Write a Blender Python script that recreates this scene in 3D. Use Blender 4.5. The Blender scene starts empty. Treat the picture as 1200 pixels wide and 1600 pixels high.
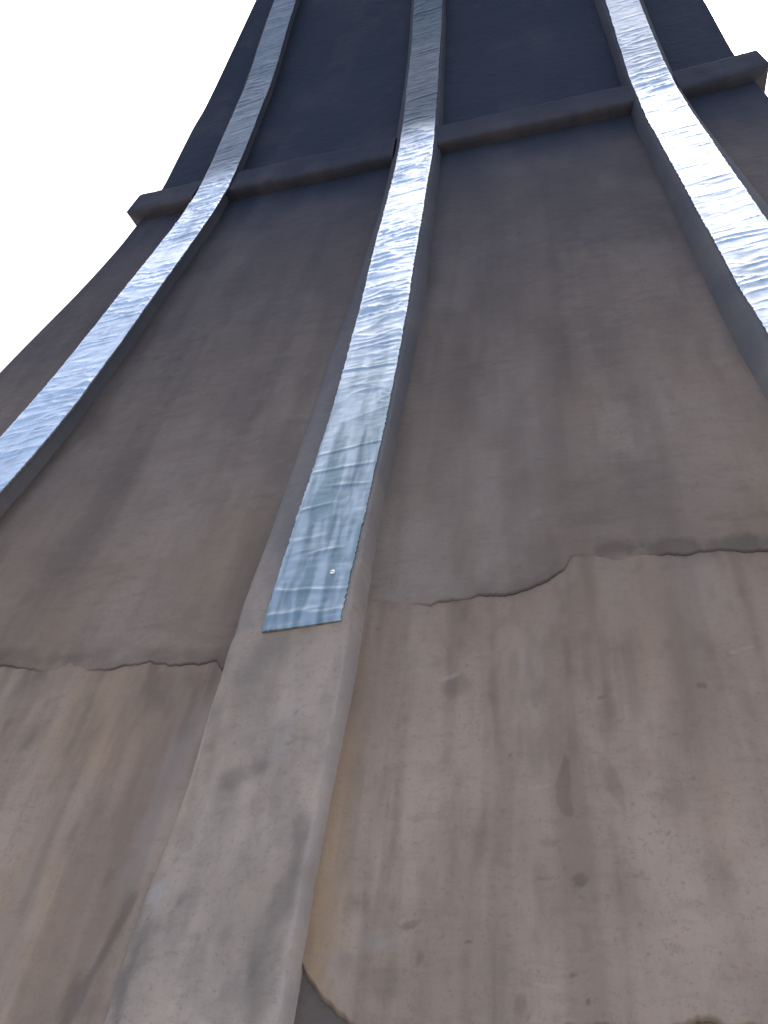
import bpy, math
import numpy as np

# ------------------------------------------------------------------ camera
S = bpy.context.scene
COL = S.collection
EYE = 1.55                      # eye height above the pavement
R = math.radians

cam_data = bpy.data.cameras.new('camera')
cam = bpy.data.objects.new('camera', cam_data)
COL.objects.link(cam)
cam_data.sensor_fit = 'VERTICAL'
cam_data.sensor_height = 24.0
cam_data.lens = 18.9616
cam_data.clip_start = 0.05
cam_data.clip_end = 3000
cam.location = (0.59684, -4.17022, EYE)


def aim(yaw, pitch, roll):
    from mathutils import Matrix, Vector
    f = Vector((math.sin(yaw) * math.cos(pitch), math.cos(yaw) * math.cos(pitch), math.sin(pitch)))
    r0 = Vector((math.cos(yaw), -math.sin(yaw), 0))
    u0 = r0.cross(f)
    r = r0 * math.cos(roll) + u0 * math.sin(roll)
    u = -r0 * math.sin(roll) + u0 * math.cos(roll)
    return Matrix((r, u, -f)).transposed().to_euler()


cam.rotation_euler = aim(R(-15.74995), R(26.53327), R(0.61712))
S.camera = cam

# ------------------------------------------------------------------ daylight
SUN_EL, SUN_AZ = 60.0, 8.0      # the sun stands behind the tower, azimuth from +Y towards +X
w = bpy.data.worlds.new('World')
S.world = w
w.use_nodes = True
wn = w.node_tree
wn.nodes.clear()
out = wn.nodes.new('ShaderNodeOutputWorld')
bg = wn.nodes.new('ShaderNodeBackground')
sky = wn.nodes.new('ShaderNodeTexSky')
sky.sky_type = 'NISHITA'
sky.sun_disc = False
sky.sun_elevation = R(SUN_EL)
sky.sun_rotation = R(SUN_AZ)
sky.altitude = 100
sky.air_density = 1.0
sky.dust_density = 6.0
sky.ozone_density = 1.0
bg.inputs['Strength'].default_value = 0.12
wn.links.new(sky.outputs[0], bg.inputs[0])
wn.links.new(bg.outputs[0], out.inputs[0])

sun_data = bpy.data.lights.new('sun', 'SUN')
sun_data.energy = 3.0
sun_data.angle = R(0.53)
sun_data.color = (1.0, 0.95, 0.88)
sun = bpy.data.objects.new('sun', sun_data)
COL.objects.link(sun)
from mathutils import Vector
_d = Vector((math.sin(R(SUN_AZ)) * math.cos(R(SUN_EL)), math.cos(R(SUN_AZ)) * math.cos(R(SUN_EL)), math.sin(R(SUN_EL))))
sun.rotation_euler = _d.to_track_quat('Z', 'Y').to_euler()
sun.location = (0, 0, 30)

S.view_settings.view_transform = 'Standard'
S.view_settings.look = 'None'
S.view_settings.gamma = 1.0
S.view_settings.use_curve_mapping = False
S.view_settings.exposure = 1.5
S.render.engine = 'CYCLES'

# ------------------------------------------------------------------ noise
rng = np.random.default_rng(7)
_G = rng.random((256, 256))


def vnoise(x, y, seed=0):
    x = np.asarray(x, float) + seed * 17.31
    y = np.asarray(y, float) + seed * 5.77
    xi, yi = np.floor(x).astype(int), np.floor(y).astype(int)
    fx, fy = x - xi, y - yi
    fx = fx * fx * fx * (fx * (fx * 6 - 15) + 10)
    fy = fy * fy * fy * (fy * (fy * 6 - 15) + 10)
    g = lambda a, b: _G[a & 255, b & 255]
    return ((g(xi, yi) * (1 - fx) + g(xi + 1, yi) * fx) * (1 - fy)
            + (g(xi, yi + 1) * (1 - fx) + g(xi + 1, yi + 1) * fx) * fy)


def fbm(x, y, oct=4, seed=0, gain=0.5):
    s = 0.0
    a = 1.0
    t = 0.0
    for i in range(oct):
        s = s + a * vnoise(x * 2 ** i, y * 2 ** i, seed + i * 3)
        t += a
        a *= gain
    return s / t                # 0..1, mean 0.5


def sstep(a, b, x):
    t = np.clip((x - a) / (b - a), 0, 1)
    return t * t * (3 - 2 * t)


# ------------------------------------------------------------------ measured outlines of the tower (metres, heights from eye level)
PROFILE = [(-1.55, 3.4298), (0.0, 2.85), (0.299, 2.7369), (0.598, 2.6154), (0.896, 2.4793), (1.195, 2.3382), (1.494, 2.2082), (1.792, 2.0906), (2.091, 1.9755), (2.39, 1.8568), (2.689, 1.7342), (2.988, 1.6118), (3.286, 1.5033), (3.585, 1.4188), (3.884, 1.3475), (4.183, 1.275), (4.481, 1.2067), (4.78, 1.1584), (6.2, 0.9914), (7.6, 0.84)]
TAPE_L_l = [(-1.0767, 5.579), (-1.1125, 4.8468), (-1.158, 4.1728), (-1.1423, 3.3705), (-1.1675, 2.6754), (-1.1709, 2.3046), (-1.197, 1.9526), (-1.2168, 1.6082), (-1.2426, 1.3704)]
TAPE_L_r = [(-0.9086, 5.4896), (-0.9467, 4.7707), (-0.9833, 4.0863), (-0.9581, 3.4842), (-0.9671, 3.263), (-0.9717, 2.6566), (-0.9968, 2.1054), (-1.0231, 1.6805), (-1.0456, 1.28), (-1.0476, 1.0563)]
TAPE_C_l = [(-0.0864, 5.0518), (-0.0838, 3.9511), (-0.0817, 3.2907), (-0.0704, 2.5649), (-0.0675, 1.7456), (-0.0617, 1.4591), (-0.0663, 1.1228), (-0.0689, 0.865), (-0.067, 0.683), (-0.0667, 0.4769)]
TAPE_C_r = [(0.0908, 4.9575), (0.0866, 3.8614), (0.09, 3.1982), (0.0925, 2.487), (0.1011, 1.6927), (0.1086, 1.4027), (0.1006, 1.1167), (0.1032, 0.8473), (0.0979, 0.6263), (0.0988, 0.4849)]
TAPE_R_l = [(0.996, 4.4363), (1.0053, 3.5526), (1.0187, 3.0563), (1.0377, 2.3044), (1.0652, 1.7186), (1.08, 1.3677)]
TAPE_R_r = [(1.1557, 4.328), (1.1684, 3.6889), (1.1843, 3.1997), (1.1986, 2.3791), (1.2303, 1.9067), (1.2450, 1.3498)]
SIL_L = [(-1.2729, 5.8157), (-1.4068, 4.7825), (-1.4587, 4.2632), (-1.4685, 3.6314), (-1.4998, 3.2213), (-1.5172, 2.6997), (-1.5343, 2.4462), (-1.6029, 1.9261), (-1.66, 1.3), (-1.75, 0.0), (-1.84, -1.55)]
SIL_R = [(1.27, 5.8), (1.4759, 4.2862), (1.4867, 3.6495), (1.5144, 3.2042), (1.535, 2.45), (1.60, 1.93), (1.66, 1.3), (1.75, 0.0), (1.84, -1.55)]
BASE_C_l = [(-0.1253, 4.843), (-0.1281, 4.0159), (-0.1436, 3.3777), (-0.1372, 2.953), (-0.1335, 2.4903), (-0.1438, 2.0496), (-0.1606, 1.7267), (-0.1688, 1.3626), (-0.1678, 1.0038), (-0.1640, 0.8046), (-0.1637, 0.5636), (-0.1679, 0.4627), (-0.1706, 0.3337), (-0.1690, 0.2253), (-0.1829, 0.0656), (-0.1985, 0.0114), (-0.2017, -0.0398), (-0.1929, -0.1292), (-0.20, -0.4), (-0.20, -1.5)]
BASE_C_r = [(0.0996, 5.0882), (0.1045, 4.2136), (0.1142, 3.3985), (0.1258, 2.682), (0.1377, 2.1545), (0.1408, 1.7693), (0.1303, 1.6879), (0.1248, 1.3401), (0.122, 1.207), (0.1193, 0.9896), (0.1205, 0.8128), (0.1236, 0.6871), (0.1243, 0.5273), (0.1233, 0.4266), (0.1215, 0.315), (0.1152, 0.2052), (0.1116, 0.0647), (0.1109, -0.0433), (0.1104, -0.1385), (0.11, -0.5), (0.11, -1.5)]
BASE_R_l = [(0.9394, 4.6318), (0.9588, 4.0417), (0.9797, 3.6505), (0.9803, 3.2596), (0.9794, 2.7779), (0.984, 2.258), (1.0011, 1.9191), (1.0114, 1.6461), (1.0214, 1.495), (1.0276, 1.2707), (1.0319, 1.0744)]
BASE_R_r = [(1.2015, 4.464), (1.2053, 3.7228), (1.2192, 3.4195), (1.2416, 2.9111), (1.2625, 2.4809), (1.2887, 2.1367)]
BASE_L_l = [(-1.125, 5.5), (-1.165, 4.8), (-1.195, 4.15), (-1.205, 3.5), (-1.210, 3.3755), (-1.225, 3.0), (-1.215, 2.6), (-1.200, 2.28), (-1.215, 1.93), (-1.232, 1.59)]
CRACK_A = [(-0.95, 0.53), (-0.80, 0.522), (-0.7454, 0.5108), (-0.6483, 0.4902), (-0.586, 0.4824), (-0.5324, 0.4898), (-0.4522, 0.4727), (-0.4024, 0.485), (-0.3489, 0.4873), (-0.2913, 0.4766), (-0.2297, 0.4719), (-0.1878, 0.4796), (-0.1686, 0.4551)]
CRACK_B = [(0.09, 0.603), (0.1473, 0.6006), (0.2049, 0.5861), (0.2656, 0.5797), (0.315, 0.5861), (0.3876, 0.5898), (0.4293, 0.5886), (0.4721, 0.6019), (0.5073, 0.6162), (0.5354, 0.64), (0.5557, 0.6759), (0.6005, 0.67), (0.6409, 0.6543), (0.7017, 0.6619), (0.7603, 0.6524), (0.8324, 0.653), (0.8762, 0.6488), (0.9248, 0.6439), (1.1, 0.65)]
FOOT_B = [(0.105, -0.066), (0.1159, -0.0787), (0.1476, -0.1046), (0.1765, -0.1213), (0.2094, -0.1438), (0.3, -0.153), (0.38, -0.143), (0.4465, -0.1285), (0.5018, -0.1309), (0.5893, -0.1258), (0.6294, -0.1224), (0.6799, -0.114), (0.6941, -0.1203), (0.7445, -0.1206), (0.9, -0.126), (1.1, -0.121)]
LEDGE_LO, LEDGE_HI, LEDGE_P = 3.252, 3.466, 0.057
V_MIN, V_MAX = -1.55, 7.4

_zf = np.linspace(-1.7, 7.8, 2000)


def smooth(y, n):
    k = np.hanning(n * 2 + 1)
    k /= k.sum()
    return np.convolve(np.pad(y, n, mode='reflect', reflect_type='odd'), k, 'valid')


def table(t, n=70):
    """x of an outline as a smooth function of height; beyond its ends it keeps going straight"""
    a = sorted((v, x) for x, v in t)
    v = np.array([q[0] for q in a])
    x = np.array([q[1] for q in a])
    s0 = np.polyfit(v[:4], x[:4], 1)[0] * 0.8
    s1 = np.polyfit(v[-4:], x[-4:], 1)[0]
    y = np.interp(_zf, v, x)
    y = np.where(_zf < v[0], x[0] + s0 * (_zf - v[0]), y)
    y = np.where(_zf > v[-1], x[-1] + s1 * (_zf - v[-1]), y)
    y = smooth(y, n)
    return lambda q: np.interp(q, _zf, y)


_Y = smooth(np.interp(_zf, [p[0] for p in PROFILE], [p[1] for p in PROFILE]), 25)
_dY = np.gradient(_Y, _zf)


def front(x, v, q):
    """point of the flared front face at height v, pushed q metres out along the face's normal"""
    Y = np.interp(v, _zf, _Y)
    d = np.interp(v, _zf, _dY)
    n = np.sqrt(1 + d * d)
    return np.stack([np.broadcast_to(x, np.shape(v)), -(Y + q / n), v - q * d / n + EYE], -1)


def poly(t, deg):
    """the same as a low-order curve; straight on beyond the measured stretch"""
    v = np.array([q[1] for q in t])
    x = np.array([q[0] for q in t])
    p = np.polyfit(v, x, deg)
    a, b = v.min(), v.max()
    d = np.polyder(p)
    return lambda q: np.polyval(p, np.clip(q, a, b)) + np.where(q < a, np.polyval(d, a) * (q - a), 0) + np.where(q > b, np.polyval(d, b) * (q - b), 0)


tL_l, tL_r, tC_l, tC_r, tR_l, tR_r = [poly(t, 3) for t in (TAPE_L_l, TAPE_L_r, TAPE_C_l, TAPE_C_r, TAPE_R_l, TAPE_R_r)]
bC_l, bC_r = [table(t, 40) for t in (BASE_C_l, BASE_C_r)]
bR_l, bR_r = poly(BASE_R_l, 3), poly(BASE_R_r, 2)
bL_l = lambda v: tL_l(v) - 0.024 - 0.030 * np.exp(-((v - 3.1) / 0.55) ** 2)
bL_r = lambda v: tL_r(v) - 0.020
sil_l, sil_r = table(SIL_L, 30), table(SIL_R, 30)


# ------------------------------------------------------------------ mesh helpers
def link(name, me, mat, parent=None, label=None):
    o = bpy.data.objects.new(name, me)
    COL.objects.link(o)
    if mat:
        me.materials.append(mat)
    if parent:
        o.parent = parent
    if label:
        o['label'] = label
    return o


def grid(name, P, mat, parent=None, attrs=None, smooth_=True, label=None, skirt=None):
    """mesh from an (n, m, 3) array; skirt = (n_border, 3) closing wall is made by the caller"""
    n, m = P.shape[:2]
    me = bpy.data.meshes.new(name)
    V = P.reshape(-1, 3)
    i = np.arange(n * m).reshape(n, m)
    F = np.stack([i[:-1, :-1], i[:-1, 1:], i[1:, 1:], i[1:, :-1]], -1).reshape(-1, 4)
    build(me, V, F, smooth_)
    if attrs:
        for k, a in attrs.items():
            put_attr(me, k, a.reshape(-1))
    return link(name, me, mat, parent, label)


def build(me, V, F, smooth_=True):
    V = np.ascontiguousarray(V, np.float32)
    F = np.ascontiguousarray(F, np.int32)
    me.vertices.add(len(V))
    me.vertices.foreach_set('co', V.ravel())
    me.loops.add(F.size)
    me.loops.foreach_set('vertex_index', F.ravel())
    me.polygons.add(len(F))
    me.polygons.foreach_set('loop_start', np.arange(len(F), dtype=np.int32) * F.shape[1])
    me.polygons.foreach_set('use_smooth', np.full(len(F), smooth_))
    me.update(calc_edges=True)
    me.validate()


def put_attr(me, k, a):
    at = me.attributes.new(k, 'FLOAT', 'POINT')
    at.data.foreach_set('value', np.ascontiguousarray(a, np.float32))


def shell(name, P, Q, mat, parent, attrs=None, label=None):
    """closed slab: outer sheet P, inner sheet Q (both (n, m, 3)) and the four rims between them"""
    n, m = P.shape[:2]
    me = bpy.data.meshes.new(name)
    i = np.arange(n * m).reshape(n, m)
    j = i + n * m
    quads = lambda g: np.stack([g[:-1, :-1], g[:-1, 1:], g[1:, 1:], g[1:, :-1]], -1).reshape(-1, 4)
    F = [quads(i), quads(j)[:, ::-1]]
    for a, b in ((i[0], j[0]), (i[-1][::-1], j[-1][::-1]), (i[::-1, 0], j[::-1, 0]), (i[:, -1], j[:, -1])):
        F.append(np.stack([a[1:], a[:-1], b[:-1], b[1:]], -1))
    build(me, np.concatenate([P.reshape(-1, 3), Q.reshape(-1, 3)]), np.concatenate(F))
    if attrs:
        for k, a in attrs.items():
            put_attr(me, k, np.concatenate([a.ravel(), a.ravel()]))
    try:
        me.set_sharp_from_angle(angle=R(40))
    except Exception:
        pass
    return link(name, me, mat, parent, label)


def sheet(x0, x1, v, m):
    """x grid (len(v), m) between two outlines"""
    t = np.linspace(0, 1, m)
    return x0(v)[:, None] * (1 - t) + x1(v)[:, None] * t, np.repeat(v[:, None], m, 1)


# ------------------------------------------------------------------ materials
def mat_new(name):
    m = bpy.data.materials.new(name)
    m.use_nodes = True
    nt = m.node_tree
    b = nt.nodes['Principled BSDF']
    return m, nt, b


def node(nt, t, **kw):
    n = nt.nodes.new(t)
    for k, v in kw.items():
        if k in n.inputs:
            n.inputs[k].default_value = v
        else:
            setattr(n, k, v)
    return n


def ramp(nt, src, lo, hi, a=0.0, b=1.0):
    r = node(nt, 'ShaderNodeMapRange')
    r.inputs['From Min'].default_value = lo
    r.inputs['From Max'].default_value = hi
    r.inputs['To Min'].default_value = a
    r.inputs['To Max'].default_value = b
    nt.links.new(src, r.inputs['Value'])
    return r.outputs[0]


def mixc(nt, fac, a, b, mode='MIX'):
    n = node(nt, 'ShaderNodeMix', data_type='RGBA', blend_type=mode)
    for s, i in ((fac, 0), (a, 6), (b, 7)):
        if isinstance(s, (int, float)):
            n.inputs[i].default_value = s
        elif isinstance(s, tuple):
            n.inputs[i].default_value = (*s, 1)
        else:
            nt.links.new(s, n.inputs[i])
    return n.outputs[2]


def noise(nt, scale, detail=6, rough=0.6, stretch=None):
    tc = node(nt, 'ShaderNodeTexCoord')
    vec = tc.outputs['Object']
    if stretch:
        mp = node(nt, 'ShaderNodeMapping')
        mp.inputs['Scale'].default_value = stretch
        nt.links.new(vec, mp.inputs[0])
        vec = mp.outputs[0]
    n = node(nt, 'ShaderNodeTexNoise')
    n.inputs['Scale'].default_value = scale
    n.inputs['Detail'].default_value = detail
    n.inputs['Roughness'].default_value = rough
    nt.links.new(vec, n.inputs['Vector'])
    return n.outputs[0]


def attr(nt, k):
    a = node(nt, 'ShaderNodeAttribute')
    a.attribute_name = k
    return a.outputs['Fac']


def render_material(name, base, pale, dark, warm, rough=0.86, bump=0.5):
    """weathered cement render: attributes say where it is grimy, pale and ochre; noise gives grain"""
    m, nt, b = mat_new(name)
    c = mixc(nt, ramp(nt, noise(nt, 5.0, 8, 0.6), 0.28, 0.72), base, pale)
    c = mixc(nt, ramp(nt, noise(nt, 9.0, 6, 0.6, (1.6, 0.35, 0.35)), 0.48, 0.75, 0, 0.45), c, dark)
    c = mixc(nt, ramp(nt, noise(nt, 110, 4, 0.7), 0.54, 0.72, 0, 0.50), c, dark)
    c = mixc(nt, ramp(nt, noise(nt, 34, 6, 0.7, (0.45, 1, 1.4)), 0.52, 0.72, 0, 0.34), c, dark)
    c = mixc(nt, ramp(nt, noise(nt, 22, 5, 0.6, (1.3, 0.4, 0.3)), 0.52, 0.75, 0, 0.35), c, pale)
    c = mixc(nt, attr(nt, 'warm'), c, warm)
    c = mixc(nt, attr(nt, 'grime'), c, dark)
    c = mixc(nt, attr(nt, 'primer'), c, (0.092, 0.103, 0.122))
    c = mixc(nt, attr(nt, 'shade_tint'), c, (0.007, 0.016, 0.037))  # painted shade, mostly the loss of light with height
    c = mixc(nt, attr(nt, 'lime'), c, (0.33, 0.32, 0.32))
    nt.links.new(c, b.inputs['Base Color'])
    b.inputs['Roughness'].default_value = rough
    b.inputs['Specular IOR Level'].default_value = 0.18
    h1 = noise(nt, 38, 6, 0.65, (0.55, 1, 1))
    h2 = noise(nt, 240, 3, 0.6)
    mx = node(nt, 'ShaderNodeMath', operation='MULTIPLY_ADD')
    nt.links.new(h2, mx.inputs[0])
    mx.inputs[1].default_value = 0.25
    nt.links.new(h1, mx.inputs[2])
    bp = node(nt, 'ShaderNodeBump')
    bp.inputs['Strength'].default_value = bump
    bp.inputs['Distance'].default_value = 0.006
    nt.links.new(mx.outputs[0], bp.inputs['Height'])
    nt.links.new(bp.outputs[0], b.inputs['Normal'])
    return m


M_wall = render_material('upper_render', (0.205, 0.173, 0.149), (0.250, 0.215, 0.187), (0.112, 0.093, 0.080), (0.25, 0.185, 0.125), bump=0.9)
M_coat = render_material('lower_render', (0.290, 0.238, 0.193), (0.345, 0.287, 0.237), (0.150, 0.122, 0.101), (0.32, 0.225, 0.13), bump=0.6)
M_rib = render_material('rib_render', (0.335, 0.292, 0.250), (0.40, 0.350, 0.302), (0.150, 0.138, 0.125), (0.34, 0.27, 0.20), bump=0.6)
M_bare = render_material('bare_undercoat', (0.125, 0.105, 0.090), (0.155, 0.132, 0.114), (0.070, 0.060, 0.053), (0.15, 0.12, 0.09), bump=1.0)


def foil_material():
    m, nt, b = mat_new('aluminium_foil_tape')
    c = mixc(nt, ramp(nt, noise(nt, 14, 6, 0.6, (1.0, 0.25, 0.25)), 0.40, 0.65), (0.80, 0.86, 0.88), (0.64, 0.71, 0.74))
    c = mixc(nt, attr(nt, 'dim_reflection'), c, (0.235, 0.315, 0.325))  # dimmer sky reflection low down, put into the metal colour
    c = mixc(nt, attr(nt, 'dull'), c, (0.07, 0.10, 0.12))
    nt.links.new(c, b.inputs['Base Color'])
    b.inputs['Metallic'].default_value = 1.0
    r = ramp(nt, noise(nt, 25, 5, 0.6, (1.0, 0.4, 0.4)), 0.3, 0.7, 0.22, 0.32)
    for k, f in (('dim_reflection', 0.20), ('dull', 0.18)):
        ad = node(nt, 'ShaderNodeMath', operation='MULTIPLY_ADD')
        nt.links.new(attr(nt, k), ad.inputs[0])
        ad.inputs[1].default_value = f
        nt.links.new(r, ad.inputs[2])
        r = ad.outputs[0]
    nt.links.new(r, b.inputs['Roughness'])
    bp = node(nt, 'ShaderNodeBump')
    bp.inputs['Strength'].default_value = 0.35
    bp.inputs['Distance'].default_value = 0.002
    nt.links.new(noise(nt, 60, 5, 0.6, (0.3, 1.3, 1.3)), bp.inputs['Height'])
    nt.links.new(bp.outputs[0], b.inputs['Normal'])
    return m


M_foil = foil_material()


def steel_material():
    m, nt, b = mat_new('bright_steel')
    nt.links.new(mixc(nt, noise(nt, 200, 2, 0.5), (0.85, 0.86, 0.88), (0.7, 0.71, 0.74)), b.inputs['Base Color'])
    b.inputs['Metallic'].default_value = 1.0
    b.inputs['Roughness'].default_value = 0.15
    return m


M_steel = steel_material()


def ground_material():
    m, nt, b = mat_new('pale_concrete_paving')
    c = mixc(nt, ramp(nt, noise(nt, 0.6, 8, 0.65), 0.3, 0.7), (0.36, 0.305, 0.25), (0.44, 0.38, 0.315))
    c = mixc(nt, ramp(nt, noise(nt, 60, 4, 0.7), 0.55, 0.75, 0, 0.5), c, (0.20, 0.18, 0.16))
    nt.links.new(c, b.inputs['Base Color'])
    b.inputs['Roughness'].default_value = 0.9
    bp = node(nt, 'ShaderNodeBump')
    bp.inputs['Strength'].default_value = 0.4
    bp.inputs['Distance'].default_value = 0.005
    nt.links.new(noise(nt, 80, 5, 0.6), bp.inputs['Height'])
    nt.links.new(bp.outputs[0], b.inputs['Normal'])
    return m


# ------------------------------------------------------------------ ground
me = bpy.data.meshes.new('ground')
g = np.array([-1500, -200, -40, -12, -6, 0, 6, 12, 40, 200, 1500], float)
gx, gy = np.meshgrid(g, g, indexing='xy')
gp = np.stack([gx, gy, np.zeros_like(gx)], -1)
ground = grid('ground', gp, ground_material())
ground['kind'] = 'structure'

# ------------------------------------------------------------------ tower
tower = bpy.data.objects.new('tower', None)
COL.objects.link(tower)
tower['label'] = 'flared grey cement tower with three foil taped ribs and a ledge across its face'
tower['category'] = 'tower'


def blob(x, v, cx, cv, rx, rv, a=1.0):
    """soft patch with a ragged rim"""
    d = np.sqrt(((x - cx) / rx) ** 2 + ((v - cv) / rv) ** 2) + (fbm(x * 40, v * 18, 4, 40) - 0.5) * 1.9
    return 0.62 * a * sstep(1.35, 0.30, d)


def fleck(x, v, cx, cv, rx, rv, a=1.0, tilt=0.0):
    """small definite mark: a scrape, a pock, a drip"""
    dx, dv = x - cx, v - cv - tilt * (x - cx)
    d = (dx / rx) ** 2 + (dv / rv) ** 2 + 0.9 * (fbm(x * 110, v * 110, 2, 44) - 0.5)
    return a * sstep(1.3, 0.5, d)


def shade_tint_of(x, v):
    """light falloff painted into the colour: darkest above the ledge, fading unevenly below"""
    u = v + 0.55 * (fbm(x * 1.3, v * 1.1, 4, 15) - 0.5) + 0.20 * (fbm(x * 9, v * 2, 3, 16) - 0.5)
    return 0.74 * sstep(0.35, 2.8, u) + 0.24 * sstep(2.6, 3.5, u)


def pack(grime, lime, warm, shade_tint, primer=0.0):
    c = lambda a: np.clip(a, 0, 1)
    return {'primer': 0 * grime + primer, 'grime': c(grime), 'lime': c(lime * (1 - 0.8 * shade_tint)), 'warm': c(warm), 'shade_tint': c(shade_tint)}


def wall_attrs(x, v):
    big = fbm(x * 1.7, v * 1.1, 4, 11)
    mid = fbm(x * 6, v * 2.6, 4, 21)
    streak = fbm(x * 16, v * 0.9, 3, 31)
    grime = 0.30 * sstep(0.40, 0.75, big) + 0.28 * sstep(0.42, 0.78, mid) + 0.22 * sstep(0.45, 0.8, streak)
    grime = grime + 0.16 * sstep(0.55, 0.72, fbm(x * 14, v * 40, 3, 33)) * sstep(0.45, 0.65, fbm(x * 3, v * 4, 2, 35))
    grime = grime + blob(x, v, -0.485, 3.69, 0.020, 0.05, 0.8)
    for cx, cv, rx, rv, a in ((0.64, 0.685, 0.05, 0.020, 0.5), (0.765, 0.675, 0.06, 0.022, 0.75), (0.85, 0.668, 0.05, 0.022, 0.75),
                              (0.95, 0.664, 0.05, 0.02, 0.5), (0.50, 0.68, 0.05, 0.05, 0.35), (0.36, 0.635, 0.10, 0.035, 0.30),
                              (-0.55, 0.515, 0.12, 0.018, 0.45), (-0.30, 0.505, 0.07, 0.018, 0.35), (-0.75, 0.535, 0.1, 0.018, 0.4)):
        grime = grime + blob(x, v, cx, cv, rx, rv, a)
    lime = 0.10 * sstep(0.55, 0.8, fbm(x * 5, v * 3, 4, 51))
    lime = lime + 0.07 * sstep(0.60, 0.78, fbm(x * 26, v * 30, 3, 53)) * sstep(0.52, 0.62, fbm(x * 4, v * 3.5, 2, 55))
    lime = lime + blob(x, v, 0.86, 1.97, 0.18, 0.06, 0.12)
    warm = 0.35 * sstep(0.5, 0.75, fbm(x * 2, v * 1.5, 3, 61)) * sstep(2.5, 0.6, v)
    return pack(grime, lime, warm, shade_tint_of(x, v))


def wall_relief(x, v):
    return (0.012 * (fbm(x * 2.2, v * 1.8, 3, 71) - 0.5) + 0.006 * (fbm(x * 7, v * 6, 3, 81) - 0.5)
            + 0.0022 * (fbm(x * 30, v * 42, 3, 91) - 0.5))


rib_mid_l = lambda v: 0.5 * (tL_l(v) + tL_r(v))
rib_mid_c = lambda v: 0.5 * (tC_l(v) + tC_r(v))
rib_mid_r = lambda v: 0.5 * (tR_l(v) + tR_r(v))
vrows = np.linspace(V_MIN, 0.95, 240)
for a, b, m in ((sil_l, rib_mid_l, 40), (rib_mid_l, rib_mid_c, 120), (rib_mid_c, rib_mid_r, 120), (rib_mid_r, sil_r, 40)):
    x, v = sheet(a, b, vrows, m)
    q = wall_relief(x, v) - 0.014
    grid('wall_panel', front(x, v, q), M_bare, tower, pack(0.9 * (fbm(x * 6, v * 4, 4, 21) - 0.2), 0.2 * fbm(x * 20, v * 20, 3, 9), 0 * x, 0 * x))

# flanks, back and top close the body; the back repeats the front's flare
vr = np.linspace(V_MIN, V_MAX, 160)
Yv = np.interp(vr, _zf, _Y)
for s in (sil_l, sil_r):
    t = np.linspace(-1, 1, 40)
    P = np.stack([np.repeat(s(vr)[:, None], 40, 1), Yv[:, None] * t, np.repeat(vr[:, None] + EYE, 40, 1)], -1)
    if s is sil_l:
        P = P[:, ::-1]
    xx, vv = P[..., 1], P[..., 2] - EYE
    grid('side_wall', P, M_wall, tower, wall_attrs(xx, vv))
x, v = sheet(sil_r, sil_l, vr, 40)
P = front(x, v, 0 * x)
P[..., 1] *= -1
grid('back_wall', P, M_wall, tower, wall_attrs(x + 9, v))
yt = float(np.interp(V_MAX, _zf, _Y))
a_, b_ = float(sil_l(V_MAX)), float(sil_r(V_MAX))
c_ = np.array([[[a_, -yt], [b_, -yt]], [[a_, yt], [b_, yt]]])
grid('top_slab', np.concatenate([c_, np.full((2, 2, 1), V_MAX + EYE)], -1), M_wall, tower)

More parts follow.
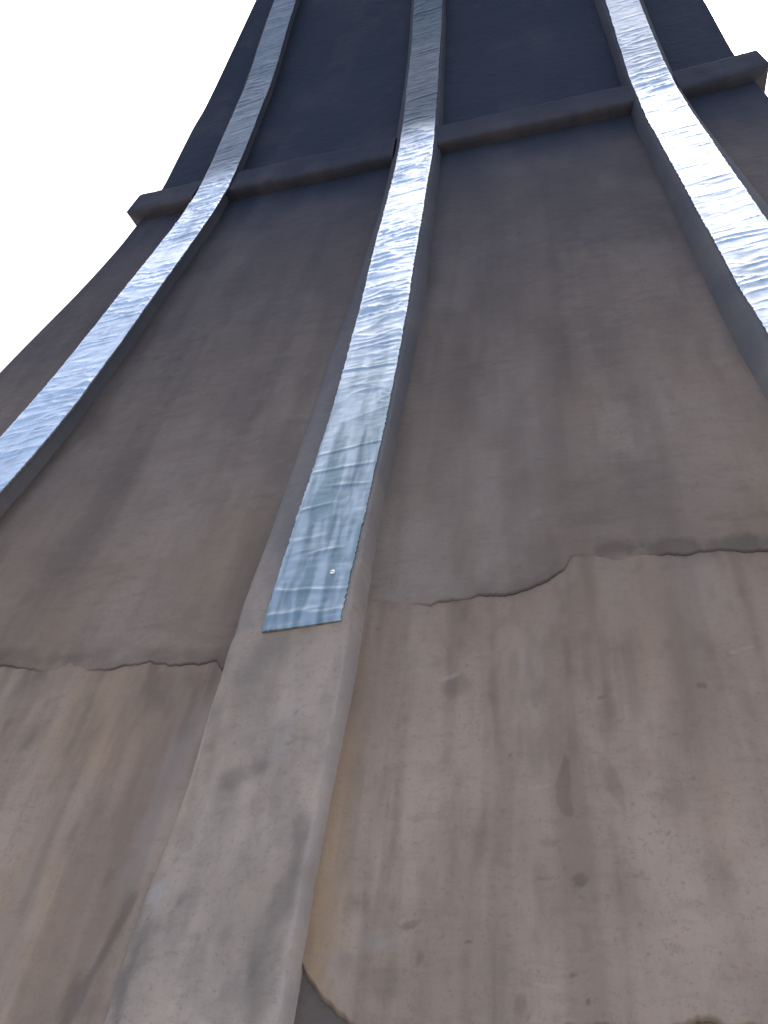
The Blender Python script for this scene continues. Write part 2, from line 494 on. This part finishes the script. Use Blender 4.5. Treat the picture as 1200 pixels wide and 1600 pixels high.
# ------------------------------------------------------------------ lower render coat: a slab a few mm thick with a ragged upper lip
def coat_attrs(x, v):
    mid = fbm(x * 5, v * 2.2, 4, 121)
    streak = fbm(x * 20, v * 1.6, 4, 131)
    fine = fbm(x * 40, v * 26, 3, 141)
    grime = 0.32 * sstep(0.42, 0.75, mid) + 0.30 * sstep(0.42, 0.76, streak) + 0.15 * sstep(0.55, 0.8, fine)
    grime = grime + 0.85 * sstep(0.0, 0.85, v + 0.30 * (mid - 0.5)) + 0.22 * sstep(0.50, 0.70, fbm(x * 60, v * 4, 3, 133)) * sstep(0.45, 0.6, fbm(x * 6, v * 5, 2, 134))
    for cx, cv, rx, rv, a in ((0.72, 0.06, 0.03, 0.03, 0.3), (0.44, 0.25, 0.03, 0.06, 0.25), (0.188, 0.018, 0.022, 0.022, 0.55), (0.18, -0.06, 0.03, 0.02, 0.45),
                              (0.24, -0.085, 0.05, 0.02, 0.35), (0.3195, 0.3874, 0.028, 0.022, 0.55), (0.4754, 0.3591, 0.022, 0.022, 0.45), (0.5008, 0.4664, 0.035, 0.03, 0.30),
                              (0.3723, 0.1208, 0.014, 0.035, 0.40), (0.2806, 0.2299, 0.02, 0.015, 0.3), (0.8212, 0.3206, 0.03, 0.03, 0.3), (0.587, 0.295, 0.016, 0.05, 0.45),
                              (-0.30, 0.40, 0.05, 0.07, 0.30), (-0.44, 0.30, 0.03, 0.09, 0.35), (-0.36, 0.12, 0.03, 0.1, 0.3), (-0.56, 0.33, 0.03, 0.03, 0.4)):
        grime = grime + blob(x, v, cx, cv, rx, rv, a)
    w1 = 0.0105 * sstep(0.130, 0.165, v) * sstep(0.262, 0.195, v) + 0.0015        # two drips, fat at the head, drawn out below
    grime = grime + 0.30 * sstep(1.25, 0.75, np.abs(x - 0.5115 - 0.004 * np.sin(v * 60)) / w1) * sstep(0.138, 0.150, v) * sstep(0.258, 0.235, v)
    w2 = 0.0120 * sstep(0.150, 0.190, v) * sstep(0.270, 0.205, v) + 0.0010
    grime = grime + 0.27 * sstep(1.25, 0.75, np.abs(x - 0.5900 + 0.30 * (v - 0.19)) / w2) * sstep(0.148, 0.158, v) * sstep(0.262, 0.235, v)
    for cx, cv, rx, rv, a, tl in ((0.7506, 0.3591, 0.009, 0.004, 0.75, -0.2), (0.584, 0.3474, 0.006, 0.003, 0.6, 0.1), (0.4238, 0.2509, 0.004, 0.003, 0.7, 0), (0.4813, 0.1069, 0.015, 0.006, 0.32, 0),
                                  (0.4792, 0.0567, 0.016, 0.0025, 0.42, 0), (0.5252, 0.0546, 0.012, 0.011, 0.42, 0), (0.2697, -0.0099, 0.016, 0.006, 0.5, 0.2), (0.2882, -0.0505, 0.005, 0.010, 0.4, 0),
                                  (0.505, -0.0681, 0.006, 0.003, 0.5, 0), (0.5248, -0.098, 0.004, 0.003, 0.7, 0), (0.6114, 0.061, 0.008, 0.003, 0.4, 0.3), (0.6492, -0.0338, 0.012, 0.004, 0.4, -0.4),
                                  (0.434, -0.1026, 0.007, 0.013, 0.4, 0), (0.1527, 0.5299, 0.010, 0.003, 0.45, 0), (0.36, -0.03, 0.004, 0.003, 0.5, 0), (0.71, 0.20, 0.004, 0.003, 0.5, 0), (0.66, 0.12, 0.003, 0.003, 0.6, 0)):
        grime = grime + fleck(x, v, cx, cv, rx, rv, a, tl)
    # open crack and damp beside the rib's foot on the left bay
    cl = x + 0.222 - 0.30 * (v + 0.03) - 0.016 * (fbm(v * 14, v * 0, 3, 46) - 0.5)
    grime = grime + 0.75 * sstep(0.012, 0.002, np.abs(cl)) * sstep(0.045, 0.01, v) * (0.4 + fbm(x * 20, v * 20, 2, 47)) + blob(x, v, -0.245, -0.125, 0.035, 0.03, 0.6)
    lime = 0.12 * sstep(0.55, 0.78, fbm(x * 9, v * 3, 4, 151))
    lime = lime + blob(x, v, 0.235, -0.03, 0.05, 0.018, 0.35) + blob(x, v, 0.16, -0.065, 0.012, 0.02, 0.4)
    for cx, cv, rx, rv, a, tl in ((0.4684, -0.0806, 0.022, 0.0022, 0.45, -0.05), (0.309, 0.4098, 0.022, 0.004, 0.35, 0.25), (0.4667, 0.1954, 0.026, 0.0018, 0.30, 0.0), (0.8287, 0.4258, 0.04, 0.002, 0.30, 0.3)):
        lime = lime + fleck(x, v, cx, cv, rx, rv, a, tl)
    warm = 0.35 * sstep(0.5, 0.75, fbm(x * 2.5, v * 2, 3, 161))
    warm = warm + 0.75 * sstep(0.20, 0.10, x) * sstep(0.62, 0.35, v) * sstep(0.0, 0.1, x + 0.05)
    edge = np.abs(x - (np.interp(v, [-0.15, 0.0, 0.1, 0.3, 0.5], [-0.235, -0.225, -0.215, -0.20, -0.19]) + 0.03 * (fbm(v * 11, v * 0, 3, 162) - 0.5)))
    lime = lime + 0.17 * sstep(0.050, 0.005, edge) * sstep(0.42, 0.30, v) * sstep(-0.02, 0.10, v)       # scraped pale beside the rib
    return pack(grime, lime, warm, shade_tint_of(x, v))


def ragged(xs, line, seed, a):
    y = np.interp(xs, [p[0] for p in line], [p[1] for p in line])
    return y + a * (fbm(xs * 38, xs * 0 + seed, 4, seed) - 0.5) + 0.4 * a * (fbm(xs * 150, xs * 0 + seed, 2, seed) - 0.5)


def lower_coat(x0, x1, top, foot, seed):
    n, m = 200, int(max(30, (x1 - x0) / 0.0050))
    xs = np.linspace(x0, x1, m)
    tp = ragged(xs, top, seed, 0.0) + 0.12
    ft = ragged(xs, foot, seed + 5, 0.018)
    t = np.linspace(0, 1, n)[:, None] ** 1.3
    v = ft + (tp - ft) * t
    x = np.repeat(xs[None], n, 0)
    low = sstep(-0.002, 0.007, v - ft) * 0.6 + 0.4
    q = wall_relief(x, v) - 0.014 + 0.0075 * low + 0.002 * (fbm(x * 12, v * 8, 3, seed + 20) - 0.5)
    shell('tan_render_coat', front(x, v, q), front(x, v, wall_relief(x, v) - 0.024), M_coat, tower, dict(coat_attrs(x, v), **{'grime': np.clip(coat_attrs(x, v)['grime'] + 0.9 * sstep(0.008, 0.001, v - ft), 0, 1)}))  # shade on the foot lip's underside is painted in with the dirt


def upper_coat(x0, x1, foot, seed):
    """runs from the cracked joint to the top; its ragged lower lip hangs a few mm proud of the coat below"""
    n, m = 820, int(max(40, (x1(0.6) - x0(0.6)) / 0.0062))
    t = np.linspace(0, 1, n)[:, None]
    t = 0.30 * t + 0.70 * t ** 2.2
    s_ = np.linspace(0, 1, m)
    xm = 0.5 * (x0(0.6) + x1(0.6)) + (s_ - 0.5) * (x1(0.6) - x0(0.6))
    ft = ragged(xm, foot, seed, 0.012)
    v = ft + (V_MAX - ft) * t
    x = x0(v) * (1 - s_) + x1(v) * s_
    d = v - ft
    torn = sstep(0.30, 0.60, fbm(xm * 6, xm * 0, 3, seed + 9))            # the lip is feathered thin in places
    lip = (0.35 + 0.65 * torn) * sstep(0.09, 0.0, d) + sstep(0.0, 0.09, d)
    q = wall_relief(x, v) - 0.0075 + (0.0042 if seed == 2 else 0.0062) * lip * (0.55 + 0.45 * sstep(-0.001, 0.005, d))
    if x0 is sil_l:
        q = q * sstep(0, 0.04, x - x[:, :1])
    if x1 is sil_r:
        q = q * sstep(0, 0.04, x[:, -1:] - x)
    at = wall_attrs(x, v)                    # joint dirt, plus the lip's shaded underside painted dark
    at['grime'] = np.clip(at['grime'] + 0.9 * torn * sstep(0.006, 0.001, d) + 0.40 * torn * sstep(0.045, 0.0, d + 0.012 * (fbm(x * 30, v * 30, 3, 41) - 0.5)), 0, 1)
    at['shade_tint'] = np.clip(at['shade_tint'] + 0.55 * sstep(0.005, 0.0005, d) * torn, 0, 1)
    shell('grey_render_coat', front(x, v, q), front(x, v, wall_relief(x, v) - 0.03), M_wall, tower, at)


foot_deep = [(-3, -0.62), (-1.4, -0.66), (-0.7, -0.60), (-0.2, -0.63), (3, -0.62)]
JOINT_L = [(-1.9, 0.53), (-1.4, 0.55), (-1.2, 0.53)]
JOINT_R = [(1.1, 0.65), (1.5, 0.62), (1.9, 0.63)]
lower_coat(0.05, 1.13, CRACK_B, FOOT_B, 1)
lower_coat(-1.19, -0.13, CRACK_A, foot_deep, 2)
lower_coat(-1.66, -1.22, JOINT_L, foot_deep, 3)
lower_coat(1.22, 1.66, JOINT_R, [(1.2, -0.11), (1.5, -0.15), (1.8, -0.13)], 4)
upper_coat(sil_l, rib_mid_l, JOINT_L, 3)
upper_coat(rib_mid_l, rib_mid_c, CRACK_A, 2)
upper_coat(rib_mid_c, rib_mid_r, CRACK_B, 1)
upper_coat(rib_mid_r, sil_r, JOINT_R, 4)


# ------------------------------------------------------------------ ribs
def rib_attrs(x, v, seed):
    mid = fbm(x * 9 + seed, v * 4.5, 4, 221)
    fine = fbm(x * 26 + seed, v * 18, 4, 231)
    grime = 0.34 * sstep(0.42, 0.70, mid) + 0.20 * sstep(0.46, 0.72, fine)
    if seed == 0:
        for cx, cv, rx, rv, a in ((-0.138, 0.335, 0.020, 0.028, 0.5), (-0.128, 0.235, 0.026, 0.05, 0.5), (-0.055, 0.215, 0.045, 0.018, 0.55), (-0.012, 0.23, 0.02, 0.012, 0.4),
                                  (0.082, 0.115, 0.018, 0.03, 0.5), (0.085, 0.02, 0.022, 0.065, 0.6), (0.062, -0.055, 0.03, 0.035, 0.55), (0.07, -0.12, 0.02, 0.03, 0.4),
                                  (-0.111, 0.017, 0.014, 0.012, 0.5), (-0.14, -0.02, 0.022, 0.02, 0.5), (-0.105, 0.40, 0.035, 0.016, 0.35), (-0.02, -0.13, 0.02, 0.02, 0.6),
                                  (-0.15, -0.06, 0.02, 0.02, 0.45), (0.03, 0.48, 0.025, 0.022, 0.35), (-0.13, 0.12, 0.02, 0.05, 0.4)):
            grime = grime + blob(x, v, cx, cv, rx, rv, a)
        for cx, cv, rx, rv, a in ((0.033, 0.3192, 0.005, 0.005, 0.5), (0.030, 0.262, 0.009, 0.005, 0.5), (0.044, 0.268, 0.005, 0.004, 0.5), (0.002, 0.305, 0.004, 0.004, 0.35)):
            grime = grime + fleck(x, v, cx, cv, rx, rv, a)
        el = x - bC_l(v) - 0.028 - 0.016 * (fbm(v * 26, v * 0, 3, 48) - 0.5)
        grime = grime + 0.5 * sstep(0.014, 0.0, np.abs(el)) * sstep(0.40, 0.33, v) * sstep(0.45, 0.6, fbm(x * 8, v * 9, 2, 49)) + 0.6 * sstep(0.012, 0.002, np.abs(x - bC_l(v) - 0.004)) * sstep(0.045, 0.0, v)
    lime = 0.22 * sstep(0.6, 0.78, fbm(x * 14 + seed, v * 8, 4, 241)) * sstep(0.7, 0.4, v)
    if seed == 0:
        ragl = 0.018 * (fbm(v * 34, v * 0, 4, 245) - 0.5)
        lime = lime + 0.75 * sstep(0.011, 0.003, np.abs(x - bC_l(v) - 0.010 - ragl)) * sstep(0.43, 0.36, v) * sstep(0.13, 0.22, v) * sstep(0.30, 0.55, fbm(x * 12, v * 16, 3, 246))
        lime = lime + fleck(x, v, -0.157, 0.027, 0.013, 0.022, 0.65)
        lime = lime + 0.55 * sstep(0.012, 0.003, np.abs(x - (bC_r(v) - 0.006))) * sstep(0.56, 0.40, v) * (0.3 + fine)
    warm = 0.5 * sstep(0.45, 0.7, fbm(x * 4 + seed, v * 3, 3, 251)) * sstep(0.6, 0.1, v)
    # blue-grey primer brushed on beside the foil; it stops a little below the strip's end
    pv = v - 0.10 * (x + 0.06) + 0.02 * (fbm(x * 30, v * 9, 3, 260) - 0.5)
    primer = (0.60 + 0.30 * sstep(0.6, 1.6, v)) * ((0.42 * sstep(0.10, 0.48, pv) + 0.25 * sstep(0.49, 0.525, pv) + 0.33 * sstep(0.5, 0.8, pv)) if seed == 0 else 1.0) * (0.85 + 0.3 * fbm(x * 16 + seed, v * 7, 3, 261))
    return pack(grime, lime, warm, 0.75 * shade_tint_of(x, v), np.clip(primer, 0, 1))


RIB_Q = 0.060


def rib(bl, br, tl, tr, seed, label, wide_foot):
    v = np.concatenate([np.linspace(V_MIN, -0.25, 50)[:-1], np.linspace(-0.25, 5.6, 900), np.linspace(5.6, V_MAX, 50)[1:]])
    xl, xr = bl(v), br(v)
    wob = 0.003 * (fbm(v * 9, v * 0 + seed, 4, 300) - 0.5)
    chip = lambda k: 0.007 * sstep(0.50, 0.75, fbm(v * 28, v * 0 + k, 4, 305 + k)) * sstep(1.2, 0.4, v)      # knocked arrises low down
    fl = tl(v) - 0.012 + wob
    if wide_foot:
        fl = fl - (fl - xl - 0.018) * 0.55 * sstep(2.6, 1.4, v)
    fr = np.minimum(tr(v) + 0.007 + wob, xr - 0.004)      # the left rib's foil overhangs its face a little on this side
    ql, qr = np.full_like(v, RIB_Q), np.full_like(v, RIB_Q)
    if wide_foot:
        k = sstep(0.95, 0.36, v)
        fl = fl * (1 - k) + (xl + 0.030) * k
        kk = sstep(0.62, 0.10, v)
        ql = RIB_Q * (1 - kk) + (0.004 + 0.004 * fbm(v * 16, v * 0, 3, 306)) * kk
        k2 = sstep(1.1, 0.50, v)
        fr = fr * (1 - k2) + (xr - 0.009) * k2
        qr = RIB_Q * (1 - kk) + 0.034 * kk
    fl, fr = fl + chip(1), fr - chip(2)
    # cross-section: left foot, left flank, rounded left arris, face, rounded right arris, right flank, right foot
    xs, qs = [xl, xl + 0.35 * (fl - xl), xl + 0.80 * (fl - xl)], [np.full_like(v, -0.02), 0.40 * ql, 0.86 * ql]
    for t in np.linspace(0, 1, 34):
        arr = 0.003 * (math.exp(-t / 0.03) + math.exp(-(1 - t) / 0.03))
        xs.append(fl + (fr - fl) * t)
        qs.append(ql + (qr - ql) * t - arr)
    xs += [fr + 0.25 * (xr - fr), fr + 0.7 * (xr - fr), xr]
    qs += [0.86 * qr, 0.35 * qr, np.full_like(v, -0.02)]
    x = np.stack(xs, 1)
    q = np.stack(qs, 1)
    vv = np.repeat(v[:, None], x.shape[1], 1)
    n = (0.005 * (fbm(x * 12 + seed, vv * 6, 3, 310) - 0.5) + 0.0025 * (fbm(x * 45 + seed, vv * 38, 3, 320) - 0.5))
    if wide_foot:      # thin lip where the strip's bedding mortar ends
        lv = 0.512 + 0.10 * (x + 0.06) + 0.010 * (fbm(x * 30, x * 0, 3, 330) - 0.5)
        n = n + 0.004 * sstep(0.012, 0.0, vv - lv) * sstep(-0.05, -0.005, vv - lv) * sstep(-0.14, -0.08, x)
    n[:, 0] = n[:, -1] = 0
    o = grid('rib', front(x, vv, q + n), M_rib, tower, rib_attrs(x, vv, seed), label=label)
    return o


rib_c = rib(bC_l, bC_r, tC_l, tC_r, 0, 'central rib, its bare mottled foot widening below the end of the foil', True)
rib_l = rib(bL_l, bL_r, tL_l, tL_r, 3, 'rib towards the left edge of the tower', False)
rib_r = rib(bR_l, bR_r, tR_l, tR_r, 6, 'rib towards the right edge of the tower', False)


# ------------------------------------------------------------------ foil tape: crinkled aluminium strips stuck along the ribs' faces
def foil(parent, tl, tr, v0, v1, seed, label, skew=0.0, upper=1.0, dim=1.0):
    n = int((v1 - v0) / 0.0042)
    m = 40
    v = np.linspace(v0, v1, n)
    t = np.linspace(0, 1, m)
    saw = lambda s: 0.0050 * (fbm(v * 90, v * 0 + s, 3, s) - 0.5) + 0.0035 * sstep(0.35, 0.65, vnoise(v * 7, v * 0 + s, s)) * (np.abs(((v * (52 + 9 * vnoise(v * 3, v * 0, s))) % 1.0) - 0.3) - 0.35) + 0.006 * (fbm(v * 6, v * 0, 3, s) - 0.5)
    xl = tl(v) + saw(400 + seed)
    xr = tr(v) + saw(410 + seed)
    x = xl[:, None] * (1 - t) + xr[:, None] * t
    vv = np.repeat(v[:, None], m, 1) + skew * (t - 0.3) * sstep(v0 + 0.25, v0, v)[:, None]
    tt = np.repeat(t[None], n, 0)
    ph = vv + 0.035 * (fbm(x * 6 + seed, vv * 4, 3, 420) - 0.5) - 0.02 * tt
    amp = 0.35 + 1.0 * sstep(0.35, 0.7, fbm(x * 2 + seed, vv * 2.6, 3, 430))
    amp = amp * (0.30 + 0.70 * sstep(0.8, 1.8, vv)) * (1 - 0.5 * sstep(3.35, 3.6, vv))
    z = 0.0042 * amp * (fbm(x * 3.0 + seed, ph * 9, 3, 440) - 0.5)
    z += 0.0050 * amp * (0.4 + 1.2 * vnoise(x * 9 + seed, vv * 5, 7)) * (1 - np.abs(2 * fbm(x * 3 + seed, ph * 11, 3, 450) - 1)) ** 5
    z += 0.0007 * (fbm(x * 40 + seed, vv * 70, 2, 460) - 0.5)
    z += 0.0030 * amp * (1 - np.abs(2 * fbm(x * 5 + seed, ph * 22 + 9, 3, 455) - 1)) ** 9
    z += 0.0022 * (np.abs(fbm(x * 26 + seed, ph * 30, 3, 465) - 0.5))
    # sharp cross folds, some running only part of the way across
    for k in range(int((v1 - v0) * 9)):
        r_ = np.random.default_rng(seed * 997 + k)
        fv = r_.uniform(v0 + 0.03, v1)
        sl = r_.normal(0.10, 0.10)
        c, wd = r_.uniform(0, 1), r_.uniform(0.2, 1.1)
        line = vv - (fv + sl * (x - x[:, :1]) + 0.008 * (fbm(x * 20, x * 0 + k, 2, k) - 0.5))
        z += r_.uniform(0.0010, 0.0030) * np.exp(-(line / r_.uniform(0.0022, 0.0050)) ** 2) * np.exp(-((tt - c) / wd) ** 4)
    edge = np.minimum(tt, 1 - tt)
    z = z * sstep(-0.02, 0.06, edge) + 0.0015 * sstep(0.05, 0.0, edge) * fbm(vv * 45, vv * 0 + seed, 2, 470)
    Pq = RIB_Q + 0.0035 + z
    dim_reflection = dim * sstep(2.3, 0.8, vv) * (0.65 + 0.35 * sstep(0.4, 0.65, fbm(x * 40 + seed, vv * 6, 4, 480)))  # low stretch: dimmer sky reflection painted as a streaked tint
    dull = 0.18 * sstep(0.5, 0.75, fbm(x * 18 + seed, vv * 7, 4, 490)) * sstep(3.4, 3.2, vv)
    dull = dull + 0.30 * sstep(0.52, 0.70, fbm(x * 55 + seed, vv * 6, 3, 497)) * sstep(1.6, 0.7, vv)
    up = vv + 0.05 * (fbm(x * 9 + seed, vv * 9, 3, 495) - 0.5)      # dimmer reflection above the ledge, painted as a darker metal tone
    dull = dull + upper * sstep(3.18, 3.62, up)
    return shell('foil_strip', front(x, vv, Pq), front(x, vv, RIB_Q - 0.001 + 0 * x), M_foil, parent, {'dull': np.clip(dull, 0, 1), 'dim_reflection': np.clip(dim_reflection, 0, 1)}, label)


foil(rib_c, tC_l, tC_r, 0.492, 6.0, 1, 'crinkled aluminium tape ending in a cut edge above bare cement', skew=0.012)
foil(rib_l, tL_l, tL_r, 0.55, 6.0, 2, 'crinkled aluminium tape on the rib nearest the left edge', upper=0.86, dim=0.15)
foil(rib_r, tR_l, tR_r, 0.55, 6.0, 5, 'crinkled aluminium tape on the rib nearest the right edge', upper=0.38, dim=0.7)

# a bright screw head pins the central strip
me = bpy.data.meshes.new('screw_head')
u_, w_ = np.meshgrid(np.linspace(0, math.pi / 2, 7), np.linspace(0, 2 * math.pi, 17), indexing='ij')
c0 = front(np.array(0.0585), np.array(0.628), RIB_Q + 0.005)
d0 = np.array([0, -0.92, 0.39])
e1 = np.array([1.0, 0, 0])
e2 = np.cross(d0, e1)
rad = 0.0060
P = (c0 + rad * (np.sin(u_)[..., None] * (np.cos(w_)[..., None] * e1 + np.sin(w_)[..., None] * e2) + 0.6 * np.cos(u_)[..., None] * d0))
grid('screw_head', P, M_steel, rib_c)


# ------------------------------------------------------------------ ledge: a string course in lengths between the ribs, returning along the flanks
LEDGE_SECTION = [(-0.02, LEDGE_LO + 0.012), (0.02, LEDGE_LO + 0.006), (LEDGE_P - 0.010, LEDGE_LO), (LEDGE_P - 0.003, LEDGE_LO + 0.004), (LEDGE_P, LEDGE_LO + 0.012),
                 (LEDGE_P, LEDGE_LO + 0.06), (LEDGE_P - 0.001, LEDGE_LO + 0.12), (LEDGE_P - 0.003, LEDGE_HI - 0.03), (LEDGE_P - 0.007, LEDGE_HI - 0.010),
                 (LEDGE_P - 0.016, LEDGE_HI), (0.012, LEDGE_HI + 0.03), (0.003, LEDGE_HI + 0.06), (-0.02, LEDGE_HI + 0.10)]


def ledge(x0, x1, m, miter=(0, 0)):
    # profile from the wall under the ledge, round its front to the wall above
    prof = LEDGE_SECTION
    t = np.linspace(0, 1, m)
    vp = np.array([p[1] for p in prof])
    qp = np.array([p[0] for p in prof])
    xa, xb = x0(vp), x1(vp)
    xa, xb = xa - miter[0] * qp, xb + miter[1] * qp
    x = xa[:, None] * (1 - t) + xb[:, None] * t
    ends = np.ones(m)
    if miter[0]: ends = ends * sstep(0, 0.3, t)
    if miter[1]: ends = ends * sstep(0, 0.3, 1 - t)
    v = np.repeat(vp[:, None], m, 1) + ends * 0.010 * (fbm(x * 3, x * 0, 3, 500) - 0.5) + ends * 0.005 * (fbm(x * 14, x * 0 + 3, 3, 505) - 0.5)
    q = np.repeat(qp[:, None], m, 1) + ends * (0.009 * (fbm(x * 8, v * 8, 3, 510) - 0.5) + 0.006 * (fbm(x * 30, v * 30, 3, 512) - 0.5))
    v = v + np.interp(x, [-1.55, -0.95, -0.11, 0.13, 0.97, 1.22, 1.55], [0.0, 0.0, -0.03, -0.008, -0.035, 0.0, 0.022])
    P = front(x, v, q)
    at = wall_attrs(x, v - 0.2)
    return P, at


off = lambda f, d: (lambda v: f(v) + d)
for x0, x1, m, mit in ((sil_l, off(bL_l, 0.03), 40, (1, 0)), (off(bL_r, -0.02), off(bC_l, 0.03), 150, (0, 0)), (off(bC_r, -0.02), off(bR_l, 0.03), 150, (0, 0)), (off(bR_r, -0.03), sil_r, 40, (0, 1))):
    P, at = ledge(x0, x1, m, mit)
    o = grid('ledge', P, M_wall, tower, at)
for s, sg in ((sil_l, -1), (sil_r, 1)):
    prof = LEDGE_SECTION
    vp = np.array([p[1] for p in prof]) + (0.022 if sg > 0 else 0)
    qp = np.array([p[0] for p in prof])
    t = np.linspace(-1, 1, 60)
    Yl = front(np.zeros_like(vp), vp, qp)
    yv = -Yl[:, 1]
    P = np.stack([np.repeat((s(vp) + sg * qp)[:, None], 60, 1), yv[:, None] * t, np.repeat(Yl[:, 2:3], 60, 1)], -1)
    if sg < 0:
        P = P[:, ::-1]
    grid('ledge', P, M_wall, tower, wall_attrs(P[..., 1] + 4, P[..., 2] - EYE - 0.2))
